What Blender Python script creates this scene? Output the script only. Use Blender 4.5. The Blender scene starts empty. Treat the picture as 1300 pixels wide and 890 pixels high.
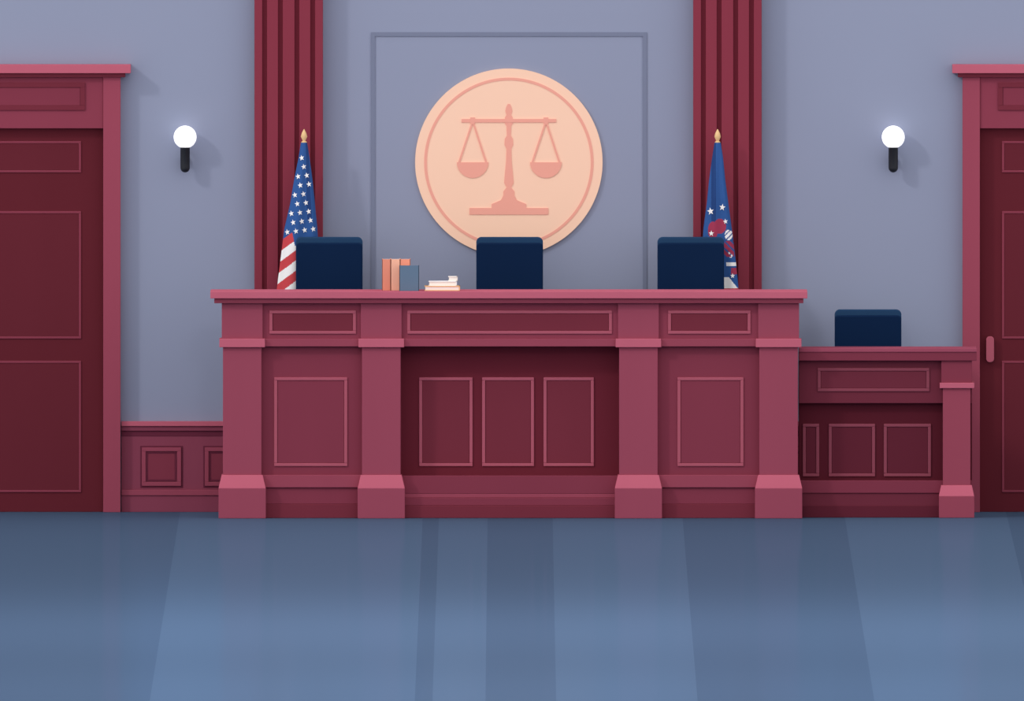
import bpy, bmesh, math
from mathutils import Vector

# ---------------------------------------------------------------- set-up
scene = bpy.context.scene
scene.view_settings.view_transform = 'Standard'
scene.view_settings.look = 'None'
CD, CH = 400.0, 12.0
F = 220.0 * CD
HY = 658 - CH * F / CD
def X(px, y=0.0): return (px - 650) * (CD + y) / F
def Z(py, y=0.0): return CH - (py - HY) * (CD + y) / F

WALL = 1.25

cam_d = bpy.data.cameras.new('camera')
cam = bpy.data.objects.new('camera', cam_d)
scene.collection.objects.link(cam)
cam.location = (0, -CD, CH)
cam.rotation_euler = (math.radians(90), 0, 0)
cam_d.sensor_width = 36
cam_d.lens = F * 36 / 1300
cam_d.shift_y = -(445 - HY) / 1300
cam_d.clip_start = 10.0
cam_d.clip_end = 1000
scene.camera = cam

# ---------------------------------------------------------------- materials
def lin(h):
    h = h.lstrip('#')
    out = []
    for i in (0, 2, 4):
        c = int(h[i:i+2], 16) / 255
        out.append(c / 12.92 if c <= 0.04045 else ((c + 0.055) / 1.055) ** 2.4)
    return out + [1.0]
MATS = {}
def mat(name, hexc, rough=0.65, spec=0.15, var=0.05, scale=3.0, emit=0.0, stretch=(1, 1, 1), metal=0.0):
    if name in MATS: return MATS[name]
    m = bpy.data.materials.new(name); m.use_nodes = True
    nt = m.node_tree; b = nt.nodes['Principled BSDF']
    tc = nt.nodes.new('ShaderNodeTexCoord'); mp = nt.nodes.new('ShaderNodeMapping')
    mp.inputs['Scale'].default_value = stretch
    nz = nt.nodes.new('ShaderNodeTexNoise'); nz.inputs['Scale'].default_value = scale
    nz.inputs['Detail'].default_value = 3
    cr = nt.nodes.new('ShaderNodeValToRGB')
    c = lin(hexc)
    cr.color_ramp.elements[0].position = 0.3; cr.color_ramp.elements[1].position = 0.7
    cr.color_ramp.elements[0].color = [v * (1 - var) for v in c[:3]] + [1]
    cr.color_ramp.elements[1].color = [min(1, v * (1 + var)) for v in c[:3]] + [1]
    nt.links.new(tc.outputs['Object'], mp.inputs['Vector'])
    nt.links.new(mp.outputs[0], nz.inputs['Vector'])
    nt.links.new(nz.outputs['Fac'], cr.inputs['Fac'])
    nt.links.new(cr.outputs['Color'], b.inputs['Base Color'])
    b.inputs['Roughness'].default_value = rough
    b.inputs['Specular IOR Level'].default_value = spec
    b.inputs['Metallic'].default_value = metal
    if emit:
        b.inputs['Emission Color'].default_value = c
        b.inputs['Emission Strength'].default_value = emit
    MATS[name] = m
    return m
W = (1, 1, 0.15)
def wood(n, h): return mat(n, h, 0.7, 0.03, 0.02, 4.0, stretch=W)
M_body   = wood('wood_body', '#84394a')
M_frieze = wood('wood_frieze', '#8d3e50')
M_pil    = wood('wood_pilaster', '#99485b')
M_light  = wood('wood_light_trim', '#bf6175')
M_line   = wood('wood_panel_line', '#ac5768')
M_mid    = wood('wood_mid', '#984658')
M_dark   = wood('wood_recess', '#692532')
M_panel  = wood('wood_inner_panel', '#77303e')
M_door   = wood('door_wood', '#63242e')
M_doorp  = wood('door_panel_wood', '#672732')
M_doorl  = wood('door_line', '#883c4c')
M_jamb   = wood('door_jamb', '#9c485b')
M_cold   = wood('column_groove', '#6e2734')
M_coll   = wood('column_rib', '#883747')
M_wain   = wood('wainscot_wood', '#8b4357')
M_waind  = wood('wainscot_shadow_wood', '#6b2d40')
S_top    = wood('stand_top_wood', '#9c4b5f')
S_mid    = wood('stand_mid_wood', '#803748')
S_body   = wood('stand_body_wood', '#6f2e3d')
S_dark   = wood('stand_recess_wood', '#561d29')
S_panel  = wood('stand_panel_wood', '#612533')
S_line   = wood('stand_line_wood', '#8a4453')
M_wall   = mat('wall_paint', '#9298b0', 0.9, 0.02, 0.012, 1.0)
M_walll  = mat('wall_panel_line', '#7b8198', 0.9, 0.02, 0.012, 1.0)
M_peach  = mat('emblem_peach', '#ffd2b8', 0.8, 0.05, 0.01, 1.0)
M_peachr = mat('emblem_rose', '#f2a998', 0.8, 0.05, 0.01, 1.0)
M_navy   = mat('chair_navy', '#0c2344', 0.7, 0.05, 0.03)
M_navyl  = mat('chair_navy_lit', '#1f3e60', 0.6, 0.1, 0.03)  # lighter navy paints the lit, upward-facing top edge of the back
M_black  = mat('black_metal', '#1d1f26', 0.5, 0.3, 0.03)
M_chrome = mat('grey_metal', '#555b66', 0.35, 0.4, 0.03, metal=0.6)
M_globe  = mat('lamp_glass', '#ffffff', 0.4, 0.2, 0.0, emit=0.8)
M_gold   = mat('gold', '#e8c08a', 0.4, 0.3, 0.03)
M_polew  = mat('pole_wood', '#b98a55', 0.5, 0.2, 0.05)
M_fblue  = mat('flag_blue', '#365b98', 0.9, 0.02, 0.03)
M_fblued = mat('flag_blue_fold_shade', '#2a457a', 0.9, 0.02, 0.03)  # same blue darkened: painted shade of the cloth folds
M_fred   = mat('flag_red', '#cb4a50', 0.9, 0.02, 0.03)
M_frose  = mat('flag_rose', '#a33d58', 0.9, 0.02, 0.03)
M_fwhite = mat('flag_white', '#f6f4f4', 0.9, 0.02, 0.01)
M_borange= mat('book_orange', '#e6927a', 0.7, 0.1, 0.02)
M_bpeach = mat('book_peach', '#f5b79c', 0.7, 0.1, 0.02)
M_bblue  = mat('book_blue', '#62788f', 0.7, 0.1, 0.02)
M_bcream = mat('book_pages', '#f8efe6', 0.8, 0.05, 0.03, 40, stretch=(.1, .1, 4))
M_byel   = mat('book_yellow', '#f0bf8a', 0.7, 0.1, 0.02)

# ---------------------------------------------------------------- builder
class B:
    def __init__(s): s.v = []; s.f = []; s.m = []; s.mats = []
    def mi(s, m):
        if m not in s.mats: s.mats.append(m)
        return s.mats.index(m)
    def poly(s, vs, fs, m):
        o = len(s.v); s.v += [tuple(v) for v in vs]
        i = s.mi(m)
        for f in fs: s.f.append([k + o for k in f]); s.m.append(i)
    def box(s, x0, x1, y0, y1, z0, z1, m):
        if x0 > x1: x0, x1 = x1, x0
        if z0 > z1: z0, z1 = z1, z0
        vs = [(x0,y0,z0),(x1,y0,z0),(x1,y1,z0),(x0,y1,z0),(x0,y0,z1),(x1,y0,z1),(x1,y1,z1),(x0,y1,z1)]
        s.poly(vs, [(0,3,2,1),(4,5,6,7),(0,1,5,4),(1,2,6,5),(2,3,7,6),(3,0,4,7)], m)
    def pb(s, px0, px1, py0, py1, yf, yb, m):
        z0 = 0.0 if py1 >= 658 else Z(py1, yf)
        s.box(X(px0, yf), X(px1, yf), yf, yb, z0, Z(py0, yf), m)
    def prism(s, pts, y0, y1, m):
        n = len(pts)
        a = sum(pts[i][0]*pts[(i+1)%n][1]-pts[(i+1)%n][0]*pts[i][1] for i in range(n))
        if a < 0: pts = pts[::-1]
        vs = [(x, y0, z) for x, z in pts] + [(x, y1, z) for x, z in pts]
        fs = [tuple(range(n)), tuple(range(2*n-1, n-1, -1))]
        for i in range(n):
            j = (i+1) % n
            fs.append((i, n+i, n+j, j))
        s.poly(vs, fs, m)
    def pprism(s, pts, yf, yb, m):
        s.prism([(X(a, yf), Z(b, yf)) for a, b in pts], yf, yb, m)
    def frustum(s, b, t, m):
        vs = [(b[0],b[2],b[4]),(b[1],b[2],b[4]),(b[1],b[3],b[4]),(b[0],b[3],b[4]),
              (t[0],t[2],t[4]),(t[1],t[2],t[4]),(t[1],t[3],t[4]),(t[0],t[3],t[4])]
        s.poly(vs, [(0,3,2,1),(4,5,6,7),(0,1,5,4),(1,2,6,5),(2,3,7,6),(3,0,4,7)], m)
    def lathe(s, cx, cy, prof, m, n=32):
        vs = []; k = len(prof)
        for r, z in prof:
            for i in range(n):
                a = 2*math.pi*i/n
                vs.append((cx+r*math.cos(a), cy+r*math.sin(a), z))
        fs = []
        for j in range(k-1):
            for i in range(n):
                i2 = (i+1) % n
                fs.append((j*n+i, j*n+i2, (j+1)*n+i2, (j+1)*n+i))
        fs.append(tuple(range(n-1, -1, -1))); fs.append(tuple((k-1)*n+i for i in range(n)))
        s.poly(vs, fs, m)
    def tube(s, p, q, r, m, n=12):
        p = Vector(p); q = Vector(q); d = (q-p).normalized()
        u = d.orthogonal().normalized(); w = d.cross(u)
        vs = []
        for c in (p, q):
            for i in range(n):
                a = 2*math.pi*i/n
                vs.append(c + r*(math.cos(a)*u + math.sin(a)*w))
        fs = [(i, (i+1)%n, n+(i+1)%n, n+i) for i in range(n)]
        fs += [tuple(range(n-1,-1,-1)), tuple(range(n, 2*n))]
        s.poly(vs, fs, m)
    def ring(s, cx, cz, r0, r1, y0, y1, m, n=96):
        vs = []
        for y in (y0, y1):
            for r in (r0, r1):
                for i in range(n):
                    a = 2*math.pi*i/n
                    vs.append((cx+r*math.cos(a), y, cz+r*math.sin(a)))
        fs = []
        for i in range(n):
            j = (i+1)%n
            fs += [(i, n+i, n+j, j), (2*n+i, 2*n+j, 3*n+j, 3*n+i), (n+i, 3*n+i, 3*n+j, n+j), (i, j, 2*n+j, 2*n+i)]
        s.poly(vs, fs, m)
    def panel(s, px0, px1, py0, py1, yf, lm, im=None, lw=5, proud=0.012, back=0.01):
        a = yf - proud
        s.pb(px0, px1, py0, py0+lw, a, yf+back, lm)
        s.pb(px0, px1, py1-lw, py1, a, yf+back, lm)
        s.pb(px0, px0+lw, py0+lw, py1-lw, a, yf+back, lm)
        s.pb(px1-lw, px1, py0+lw, py1-lw, a, yf+back, lm)
        if im: s.pb(px0+lw, px1-lw, py0+lw, py1-lw, yf-0.003, yf+back, im)
    def done(s, name, bevel=0.0, smooth=False, parent=None):
        me = bpy.data.meshes.new(name)
        me.from_pydata(s.v, [], s.f)
        for m in s.mats: me.materials.append(m)
        for p, i in zip(me.polygons, s.m):
            p.material_index = i
            p.use_smooth = smooth
        me.validate(); me.update()
        o = bpy.data.objects.new(name, me)
        scene.collection.objects.link(o)
        if bevel:
            md = o.modifiers.new('bevel', 'BEVEL'); md.width = bevel; md.segments = 2
            md.limit_method = 'ANGLE'; md.angle_limit = math.radians(50)
        if smooth:
            try: me.set_sharp_from_angle(angle=math.radians(40))
            except Exception: pass
        if parent: o.parent = parent
        return o
def empty(name, loc=(0, 0, 0)):
    e = bpy.data.objects.new(name, None); e.empty_display_size = 0.1
    scene.collection.objects.link(e); return e
def rrect(x0, x1, z0, z1, r, n=6):
    pts = []
    for cx, cz, a0 in ((x1-r, z1-r, 0), (x0+r, z1-r, 90), (x0+r, z0+r, 180), (x1-r, z0+r, 270)):
        for i in range(n+1):
            a = math.radians(a0 + 90*i/n)
            pts.append((cx+r*math.cos(a), cz+r*math.sin(a)))
    return pts

# ---------------------------------------------------------------- floor
fm = bpy.data.materials.new('floor_polished'); fm.use_nodes = True
nt = fm.node_tree
for n in list(nt.nodes): nt.nodes.remove(n)
out = nt.nodes.new('ShaderNodeOutputMaterial')
tc = nt.nodes.new('ShaderNodeTexCoord'); sx = nt.nodes.new('ShaderNodeSeparateXYZ')
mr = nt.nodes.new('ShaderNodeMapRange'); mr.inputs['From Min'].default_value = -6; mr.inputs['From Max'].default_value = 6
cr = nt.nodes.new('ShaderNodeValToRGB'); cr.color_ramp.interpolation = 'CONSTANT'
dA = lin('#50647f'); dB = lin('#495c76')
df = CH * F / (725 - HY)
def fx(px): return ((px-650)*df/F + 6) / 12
reflection_bands = [(0.0, dB), (fx(215), dA), (fx(530), dB), (fx(552), dA), (fx(611), dB), (fx(700), dA), (fx(870), dB), (fx(1083), dA), (fx(1291), dB)]  # soft vertical floor reflections, painted into the base colour as strips
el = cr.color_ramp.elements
el[0].position = 0; el[0].color = reflection_bands[0][1]
el[1].position = reflection_bands[1][0]; el[1].color = reflection_bands[1][1]
for p, c in reflection_bands[2:]:
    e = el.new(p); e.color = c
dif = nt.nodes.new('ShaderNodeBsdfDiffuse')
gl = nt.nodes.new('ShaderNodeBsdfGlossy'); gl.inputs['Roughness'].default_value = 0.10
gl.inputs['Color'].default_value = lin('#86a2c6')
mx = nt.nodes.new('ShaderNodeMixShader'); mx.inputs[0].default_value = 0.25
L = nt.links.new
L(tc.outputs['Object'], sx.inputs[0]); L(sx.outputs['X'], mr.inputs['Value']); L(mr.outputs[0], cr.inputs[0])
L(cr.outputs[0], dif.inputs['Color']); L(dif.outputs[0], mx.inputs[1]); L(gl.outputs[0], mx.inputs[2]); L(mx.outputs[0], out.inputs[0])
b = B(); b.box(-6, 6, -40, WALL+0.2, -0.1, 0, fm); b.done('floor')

# ---------------------------------------------------------------- back wall
b = B(); b.box(-6, 6, WALL, WALL+0.2, 0, 4.4, M_wall); b.done('wall_back')
b = B()
b.panel(471, 821, 41, 520, WALL, M_walll, None, lw=5, proud=0.006, back=0)
b.done('trim_wall_panel')

# fluted pilasters
def column(px0):
    b = B(); top = -270
    b.pb(px0, px0+87, top, 700, WALL-0.09, WALL, M_cold)
    for a, c in ((0, 10), (16, 30), (36, 51), (57, 71), (77, 87)):
        b.pb(px0+a, px0+c, top, 700, WALL-0.105, WALL-0.05, M_coll)
    b.done('fluted_column', 0.003)
column(323); column(880)

# wainscot
def wains(name, pa, pb_, squares):
    b = B(); y = WALL
    b.pb(pa, pb_, 541, 700, y-0.03, y, M_wain)
    b.pb(pa, pb_, 535, 541, y-0.05, y, M_light)
    b.pb(pa, pb_, 541, 547, y-0.04, y, M_wain)
    b.pb(pa, pb_, 547, 554, y-0.032, y, M_waind)
    b.pb(pa, pb_, 622, 629, y-0.045, y, M_pil)
    b.pb(pa, pb_, 629, 700, y-0.038, y, M_wain)
    for q in squares:
        b.panel(q, q+54, 566, 619, y-0.03, M_waind, None, lw=2, proud=0.004)
        b.panel(q+2, q+52, 568, 617, y-0.03, M_pil, None, lw=5, proud=0.010)
        b.panel(q+8, q+46, 574, 611, y-0.03, M_waind, M_body, lw=2, proud=0.004)
    b.done(name, 0.002)
wains('trim_1', 154, 321, [178, 258])
wains('trim_2', 412, 878, [430 + 80*i for i in range(5)])
wains('trim_3', 969, 1221, [985, 1065, 1145])

# ---------------------------------------------------------------- doors
def door(name, jamb, sgn):
    y = WALL-0.08
    def P(a, c): return tuple(sorted((jamb + sgn*a, jamb + sgn*c)))
    e = empty(name)
    f = B()
    f.pb(*P(0, 22), 98, 700, y, WALL, M_jamb)
    f.pb(*P(283, 305), 98, 700, y, WALL, M_jamb)
    f.pb(*P(22, 283), 98, 163, y+0.01, WALL, M_frieze)
    f.panel(*P(45, 260), 105, 140, y+0.01, M_panel, M_body, lw=6, proud=0.008)
    f.pb(*P(-13, 318), 82, 93, y-0.04, WALL, M_light)
    f.pb(*P(-6, 311), 93, 98, y-0.02, WALL, M_panel)  # shadow below the cornice cap, built as a dark strip
    f.done('frame', 0.002, parent=e)
    l = B(); yl = WALL-0.02
    l.pb(*P(22, 283), 163, 700, yl, WALL, M_door)
    for t, u in ((179, 219), (268, 430), (458, 625)):
        l.panel(*P(50, 255), t, u, yl, M_doorl, M_doorp, lw=3, proud=0.006)
    l.done('leaf', 0.002, parent=e)
    # lever plate on the stile beside the latch-side jamb (right door) / on the far stile (left door)
    hx0, hx1 = P(30, 40) if sgn > 0 else P(262, 272)
    h = B(); yy = yl-0.035
    h.prism(rrect(X(hx0, yy), X(hx1, yy), Z(460, yy), Z(427, yy), 0.02), yy, yy+0.014, M_line)
    h.tube((X((hx0+hx1)/2, yy), yy+0.01, Z(435, yy)), (X((hx0+hx1)/2, yy), yl+0.005, Z(435, yy)), 0.008, M_line)
    h.tube((X((hx0+hx1)/2, yy), yy+0.01, Z(452, yy)), (X((hx0+hx1)/2, yy), yl+0.005, Z(452, yy)), 0.008, M_line)
    h.done('handle', 0.003, parent=e)
    return e
door('door_1', 153, -1)
door('door_2', 1222, 1)

# ---------------------------------------------------------------- judge bench
b = B()
BK = 0.36
yb = 0.05
b.pb(267, 1025, 370, 379, -0.06, BK+0.04, M_light)
b.pb(272, 1020, 379, 385, -0.035, BK, M_mid)
b.pb(284, 1011, 385, 431, yb-0.03, BK, M_frieze)
b.pb(286, 509, 440, 604, yb, BK, M_body)
b.pb(786, 1009, 440, 604, yb, BK, M_body)
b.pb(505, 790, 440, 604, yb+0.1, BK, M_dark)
b.pb(282, 1013, 430, 440, yb-0.045, BK, M_mid)
for p0, p1 in ((286, 509), (786, 1009)):
    b.pb(p0, p1, 603, 619, yb-0.03, BK, M_mid)
    b.pb(p0, p1, 619, 640, yb-0.015, BK, M_body)
    b.pb(p0, p1, 640, 658, yb-0.022, BK, M_panel)
b.pb(509, 786, 604, 627, yb+0.0, BK, M_body)
b.pb(509, 786, 627, 632, yb-0.0, BK, M_mid)
b.pb(509, 786, 632, 642, yb-0.01, BK, M_body)
b.pb(509, 786, 642, 658, yb-0.018, BK, M_panel)
PBK = 0.075
for c in (307.5, 484, 810.5, 988.5):
    pk = PBK if c > 900 else 0.2
    b.pb(c-26, c+26, 385, 431, 0.0, pk, M_pil)
    b.pb(c-29, c+29, 430, 441, -0.02, pk, M_light)
    b.pb(c-24.5, c+24.5, 441, 604, 0.0, pk, M_pil)
    zb, zt = Z(620), Z(603)
    b.frustum((X(c-30), X(c+30), -0.035, pk, zb), (X(c-26), X(c+26), -0.01, pk, zt), M_light)
    b.pb(c-30, c+30, 620, 658, -0.035, pk, M_pil)
fy = yb-0.03
for p0, p1 in ((342, 452), (517, 777), (848, 953)):
    b.panel(p0, p1, 394, 424, fy, M_line, M_panel, lw=4, proud=0.008)
b.panel(348, 441, 479, 592, yb, M_line, M_body, lw=4, proud=0.008)
b.panel(860, 944, 479, 592, yb, M_line, M_body, lw=4, proud=0.008)
for p0, p1 in ((532, 600), (612, 678), (690, 754)):
    b.panel(p0, p1, 479, 592, yb+0.1, M_line, M_panel, lw=4, proud=0.008)
b.done('judge_bench', 0.003)

DZ = 0.42
b = B(); b.box(X(290), X(1005), BK+0.005, WALL-0.13, 0, DZ-0.03, M_body)
b.box(X(290), X(1005), BK+0.005, WALL-0.13, DZ-0.03, DZ, M_panel)
b.done('judge_platform')

# ---------------------------------------------------------------- witness stand
b = B(); wy = 0.14; wb = 0.42; wl = 1014
b.pb(wl, 1240, 442, 458, wy-0.05, wb+0.02, S_mid)
b.pb(wl, 1240, 442, 447, wy-0.056, wb+0.02, S_top)
b.pb(wl, 1234, 458, 512, wy, wb, S_body)
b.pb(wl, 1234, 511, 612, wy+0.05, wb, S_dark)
b.pb(wl, 1234, 610, 626, wy-0.0, wb, S_mid)
b.pb(wl, 1234, 626, 658, wy+0.008, wb, S_body)
b.pb(wl, 1234, 642, 658, wy+0.002, wb, S_panel)
b.panel(1038, 1180, 467, 497, wy, S_line, S_body, lw=4, proud=0.008)
for p0, p1 in ((1019, 1040), (1052, 1111), (1122, 1182)):
    b.panel(p0, p1, 538, 605, wy+0.05, S_line, S_panel, lw=4, proud=0.008)
wf = wy-0.035
b.pb(1195, 1234, 458, 487, wf, wb-0.01, M_body)
b.pb(1193, 1237, 486, 493, wf-0.015, wb-0.01, M_light)
b.pb(1197, 1232, 493, 618, wf, wb-0.01, M_mid)
b.frustum((X(1192), X(1237), wf-0.03, wb-0.01, Z(630, wf)), (X(1195), X(1234), wf-0.005, wb-0.01, Z(616, wf)), M_light)
b.pb(1192, 1237, 630, 658, wf-0.03, wb-0.01, M_mid)
b.done('witness_stand', 0.003)

# ---------------------------------------------------------------- chairs
def chair(pxc, pytop, base):
    e = empty('office_chair')
    yb_ = 0.88
    cx = X(pxc, yb_); top = Z(pytop, yb_); w = 0.193
    bk = B()
    bk.prism(rrect(cx-w, cx+w, base+0.58, top, 0.03), yb_, yb_+0.06, M_navyl)  # rim above the cushion carries the painted lit edge
    bk.done('back_shell', 0.006, parent=e)
    cu = B()
    cu.prism(rrect(cx-w+0.001, cx+w-0.001, base+0.60, top-0.033, 0.022), yb_-0.04, yb_+0.005, M_navy)
    cu.done('back_cushion', 0.008, parent=e)
    s = B()
    s.box(cx-0.2, cx+0.2, 0.50, 0.86, base+0.46, base+0.54, M_navy)
    s.done('seat', 0.02, parent=e)
    u = B(); cy = 0.68
    u.box(cx-0.03, cx+0.03, 0.72, 0.92, base+0.42, base+0.455, M_black)
    u.box(cx-0.03, cx+0.03, 0.925, 0.945, base+0.42, base+0.75, M_black)
    u.box(cx-0.09, cx+0.09, 0.58, 0.78, base+0.435, base+0.465, M_black)
    u.lathe(cx, cy, [(0.028, base+0.09), (0.028, base+0.26), (0.018, base+0.26), (0.018, base+0.44)], M_chrome, 20)
    for i in range(5):
        a = math.radians(90 + 72*i)
        ex, ey = cx+0.21*math.cos(a), cy+0.21*math.sin(a)
        u.tube((cx, cy, base+0.11), (ex, ey, base+0.075), 0.016, M_black)
        u.tube((ex, ey, base+0.075), (ex, ey, base+0.04), 0.008, M_black)
        t = Vector((-math.sin(a), math.cos(a), 0))*0.014
        u.tube(Vector((ex, ey, base+0.028))-t, Vector((ex, ey, base+0.028))+t, 0.028, M_black, 18)
    u.done('base', parent=e)
for c in (418, 647, 877): chair(c, 301, DZ)
chair(1102, 393, 0.0)

# ---------------------------------------------------------------- emblem
ey = WALL-0.016
b = B()
cx, cz = X(646, ey), Z(206, ey); k = (CD+ey)/F
n = 128
b.prism([(cx+119*k*math.cos(2*math.pi*i/n), cz+119*k*math.sin(2*math.pi*i/n)) for i in range(n)], ey, WALL-0.001, M_peach)
b.ring(cx, cz, 104*k, 107.5*k, ey-0.002, ey+0.002, M_peachr, 128)
y1 = ey+0.002
lay = [ey-0.0020]
def E(pts, m=M_peachr):
    b.pprism(pts, lay[0], y1, m); lay[0] -= 0.0001
half = [(1.5, 132), (3.5, 136), (4.5, 141), (3, 146), (5, 149), (5, 157), (3, 160), (2.5, 172), (5, 176), (5.5, 184), (3, 189), (3.5, 205), (6, 232), (3, 238), (7, 243), (7, 248), (10, 254), (22, 259), (22, 266)]
for (a0, c0), (a1, c1) in zip(half, half[1:]):
    E([(646-a0, c0), (646+a0, c0), (646+a1, c1+0.05), (646-a1, c1+0.05)])
E([(596, 264), (696, 264), (696, 272.5), (596, 272.5)])
E([(586, 151), (706, 151), (706, 155.5), (586, 155.5)])
for bx in (600, 693):
    E([(bx-3, 149), (bx+3, 149), (bx+3, 157), (bx-3, 157)])
    arc = [(bx+20*math.cos(math.radians(t)), 206+20*math.sin(math.radians(t))) for t in range(0, 181, 10)]
    E(arc)
    for s in (-1, 1):
        E([(bx-1, 154), (bx+1.2, 154), (bx+s*17.5+1.2, 207), (bx+s*17.5-1.2, 207)])
b.done('scales_of_justice_emblem')

# ---------------------------------------------------------------- wall lamps
def lamp(px):
    e = empty('wall_lamp'); y = WALL-0.072
    k = (CD+y)/F; cx = X(px, y); cz = Z(174, y); r = 14.5*k
    g = B()
    prof = [(max(0.0005, r*math.sin(math.radians(t))), cz-r*math.cos(math.radians(t))) for t in range(0, 181, 9)]
    g.lathe(cx, y, prof, M_globe, 40); g.done('globe', smooth=True, parent=e)
    h = B(); rr = 6*k
    zt, zb = Z(186, y), Z(219, y)
    pr = [(max(0.0005, rr*math.sin(math.radians(t))), zb+rr-rr*math.cos(math.radians(t))) for t in range(0, 91, 15)]
    pr += [(rr, zt), (rr*1.15, zt+0.005), (rr*1.15, zt+0.014)]
    h.lathe(cx, y, pr, M_black, 24)
    h.tube((cx, y, Z(205, y)), (cx, WALL, Z(205, y)), 0.012, M_black)
    h.tube((cx, WALL-0.015, Z(205, y)), (cx, WALL, Z(205, y)), 0.025, M_black, 20)
    h.done('bracket', smooth=True, parent=e)
lamp(235); lamp(1134)

# ---------------------------------------------------------------- flags
def interp(tab, v):
    for (a, x), (c, z) in zip(tab, tab[1:]):
        if a <= v <= c: return x + (z-x)*(v-a)/(c-a)
    return tab[-1][1] if v > tab[-1][0] else tab[0][1]
FY = 1.04
def flag(name, pole, ltab, rtab, colour, extras):
    e = empty(name)
    p = B(); px = X(pole, FY)
    p.lathe(px, FY, [(0.075, DZ), (0.075, DZ+0.02), (0.03, DZ+0.05), (0.011, DZ+0.07), (0.011, Z(182, FY))], M_polew, 24)
    z1, z0 = Z(164, FY), Z(183, FY); d = z1-z0
    p.lathe(px, FY, [(0.016, z0), (0.016, z0+d*.15), (0.008, z0+d*.22), (0.019, z0+d*.5), (0.013, z0+d*.75), (0.002, z1)], M_gold, 24)
    p.done('pole', smooth=True, parent=e)
    N, R = 180, 220; t0, t1 = 181.0, 440.0
    info = []
    def surf(u, py):
        l, r = interp(ltab, py), interp(rtab, py)
        g = min(1, (py-t0)/70)
        ang = math.pi*(1-u)
        dep = 0.018 + 0.032*g
        y = FY - dep*math.sin(ang) - 0.010*g*math.cos(u*math.pi*5)*math.sin(ang)
        return l + (r-l)*(0.5+0.5*math.cos(ang)), y
    f = B()
    for j in range(R+1):
        py = t0 + (t1-t0)*j/R
        for i in range(N):
            if i <= N//2:
                qx, y = surf(i/(N/2), py)
            else:
                u = 2 - i/(N/2)
                l, r = interp(ltab, py), interp(rtab, py)
                ang = math.pi*(1-u)
                qx = l+(r-l)*(0.5+0.5*math.cos(ang)); y = FY+0.03*math.sin(ang)*min(1, 0.3+(py-t0)/70)
            f.v.append((X(qx, FY), y, Z(py, FY)))
            info.append((qx, py))
    for j in range(R):
        for i in range(N):
            i2 = (i+1) % N
            a, c = info[j*N+i], info[(j+1)*N+i2]
            m = colour((a[0]+c[0])/2, (a[1]+c[1])/2)
            f.f.append([j*N+i, (j+1)*N+i, (j+1)*N+i2, j*N+i2]); f.m.append(f.mi(m))
    m = f.mi(colour(pole, t0)); f.f.append(list(range(N))); f.m.append(m)
    f.f.append([R*N+i for i in range(N-1, -1, -1)]); f.m.append(f.mi(colour(pole, t1)))
    def onflag(qx, py):
        l, r = interp(ltab, py), interp(rtab, py)
        c = max(-1, min(1, 2*(qx-l)/(r-l)-1))
        u = 1 - math.acos(c)/math.pi
        return surf(u, py)[1]
    for kind, sx_, sy_, sr, rot in extras:
        vs = []
        for i in range(10):
            rr = sr if i % 2 == 0 else sr*0.42
            a = math.radians(90+rot+36*i)
            qx, qy = sx_+rr*math.cos(a)*0.9, sy_-rr*math.sin(a)
            l, r = interp(ltab, qy), interp(rtab, qy)
            qx = max(l+0.3, min(r-0.3, qx))
            vs.append((X(qx, FY), onflag(qx, qy)-0.004, Z(qy, FY)))
        vs.append((X(sx_, FY), onflag(sx_, sy_)-0.005, Z(sy_, FY)))
        f.poly(vs, [(10, i, (i+1) % 10) for i in range(10)], M_fwhite)
    f.done('cloth', smooth=True, parent=e)
lt = [(181, 382), (200, 379), (230, 373), (260, 368), (290, 361), (330, 356), (370, 351), (440, 345)]
rt = [(181, 390), (200, 393), (230, 397), (260, 400), (290, 403), (330, 405), (370, 406), (440, 408)]
def us(px, py):
    q = py + 0.75*(px-360)
    if q < 303: return M_fblued if (px-386) > 2 + (py-180)*0.02 and (px-386) < 5 + (py-180)*0.05 else M_fblue  # darker strip paints the shade of a fold beside the pole
    if px > 372 + (py-300)*0.2 and py < 312: return M_fblue
    return M_fred if int((q-303)/13) % 2 == 0 else M_fwhite
stars = []
row = 0
yy = 200
while yy < 300:
    l, r = interp(lt, yy), interp(rt, yy)
    xx = l + (4 if row % 2 == 0 else 9)
    while xx < r-2:
        stars.append(('star', xx, yy + (386-xx)*0.12, 3.9, 12))
        xx += 11
    yy += 11.5; row += 1
stars = [s for s in stars if us(s[1], s[2]+3) in (M_fblue, M_fblued) and s[1] < interp(rt, s[2])-3]
flag('american_flag', 386, lt, rt, us, stars)
lt2 = [(181, 907), (200, 904), (230, 900), (260, 897), (290, 893), (330, 890), (370, 888), (440, 885)]
rt2 = [(181, 915), (200, 918), (230, 921), (260, 925), (290, 929), (330, 934), (370, 938), (440, 944)]
def state(px, py):
    if (px-905)**2/40 + (py-292)**2/120 < 1 or (px-914)**2/60+(py-287)**2/90 < 1: return M_frose
    if 916 < px < 932 and 306 < py < 326 and (px-py) % 9 > 3: return M_frose
    if (px-925)**2/26 + (py-298)**2/40 < 1 and (px+py) % 7 > 2: return M_fwhite
    if (px-927)**2/22 + (py-322)**2/30 < 1 and (px*1.5+py) % 8 > 4: return M_fwhite
    if 333 < py < 338 and px > 922: return M_fwhite
    if 352 < py < 366 and 915 < px < 920+(py-345)*0.8: return M_fwhite
    if 340 < py < 348 and px > 928: return M_frose
    if py > 366 and px > 918: return M_fred
    if 903 < px < 909: return M_fblued  # painted fold shade
    return M_fblue
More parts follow.
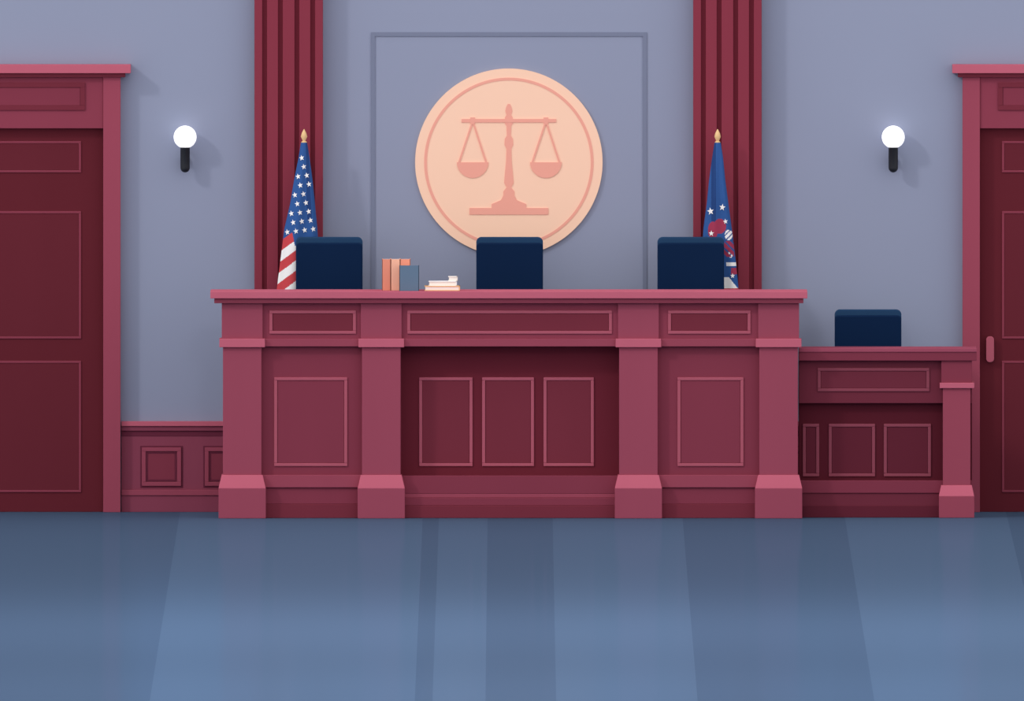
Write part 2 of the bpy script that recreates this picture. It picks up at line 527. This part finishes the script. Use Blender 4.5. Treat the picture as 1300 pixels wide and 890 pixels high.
flag('state_flag', 911, lt2, rt2, state, [('star', 902, 268, 5, 10), ('star', 917, 263, 4.6, -8), ('star', 903, 296, 4, 0), ('star', 921, 281, 3.6, 10), ('star', 930, 350, 3.6, 0)])

# ---------------------------------------------------------------- books
dt = Z(370, -0.06)
b = B()
def book(px0, px1, pyt, yf, depth, m):
    x0, x1 = X(px0, yf), X(px1, yf); zt = Z(pyt, yf); t = 0.004
    b.box(x0, x0+t, yf, yf+depth, dt, zt, m)
    b.box(x1-t, x1, yf, yf+depth, dt, zt, m)
    b.box(x0, x1, yf, yf+t, dt, zt, m)
    b.box(x0+t, x1-t, yf+t, yf+depth-0.005, dt+0.003, zt-0.003, M_bcream)
book(485, 496, 329, 0.14, 0.15, M_borange)
book(496, 508, 329, 0.14, 0.15, M_bpeach)
book(508, 521, 329, 0.14, 0.15, M_borange)
book(507, 532, 337, 0.03, 0.1, M_bblue)
b.done('upright_books', 0.001)
b = B()
def flat(px0, px1, py0, py1, yf, depth, m):
    x0, x1 = X(px0, yf), X(px1, yf); z1, z0 = Z(py0, yf), Z(py1, yf)
    if py1 >= 369: z0 = dt
    t = 0.0045
    b.box(x0, x1, yf, yf+depth, z0, z0+t, m); b.box(x0, x1, yf, yf+depth, z1-t, z1, m)
    b.box(x1-0.006, x1, yf, yf+depth, z0, z1, m)
    b.box(x0+0.004, x1-0.006, yf+0.004, yf+depth-0.004, z0+t, z1-t, M_bcream)
flat(539, 584, 363, 370, 0.05, 0.14, M_byel)
flat(544, 580, 357, 363, 0.06, 0.12, M_fwhite)
flat(569, 581, 351, 357, 0.07, 0.1, M_bcream)
b.done('book_stack', 0.001)

# ---------------------------------------------------------------- light
w = bpy.data.worlds.new('world'); scene.world = w; w.use_nodes = True
bg = w.node_tree.nodes['Background']
bg.inputs[0].default_value = (1, 1, 1, 1); bg.inputs[1].default_value = 1.16
def light(name, typ, loc, target, energy, **kw):
    d = bpy.data.lights.new(name, typ); d.energy = energy
    for a, v in kw.items(): setattr(d, a, v)
    o = bpy.data.objects.new(name, d); scene.collection.objects.link(o)
    o.location = loc
    o.rotation_euler = (Vector(target)-Vector(loc)).to_track_quat('-Z', 'Y').to_euler()
    return o
light('sun', 'SUN', (-14, -10, 11), (0, 0, 0), 0.75, angle=math.radians(5), color=(1, 0.98, 0.96))
for x in (-3.5, 0, 3.5):
    light('floor_fill_spot', 'SPOT', (x, -21, 9), (x, -21, 0), 1000, spot_size=math.radians(136), spot_blend=1.0, shadow_soft_size=0.3, color=(0.93, 0.97, 1))  # added fill without a fixture, brightens the foreground floor
    light('floor_fill_spot', 'SPOT', (x, -32, 9), (x, -32, 0), 900, spot_size=math.radians(100), spot_blend=1.0, shadow_soft_size=0.3, color=(0.93, 0.97, 1))  # second added row, keeps the nearest floor bright
light('front_fill_spot', 'SPOT', (0, -16, 6), (0, 1.0, 1.35), 450, spot_size=math.radians(28), spot_blend=1.0, shadow_soft_size=0.5)  # added fill, no real fixture: lifts the low centre of the wall
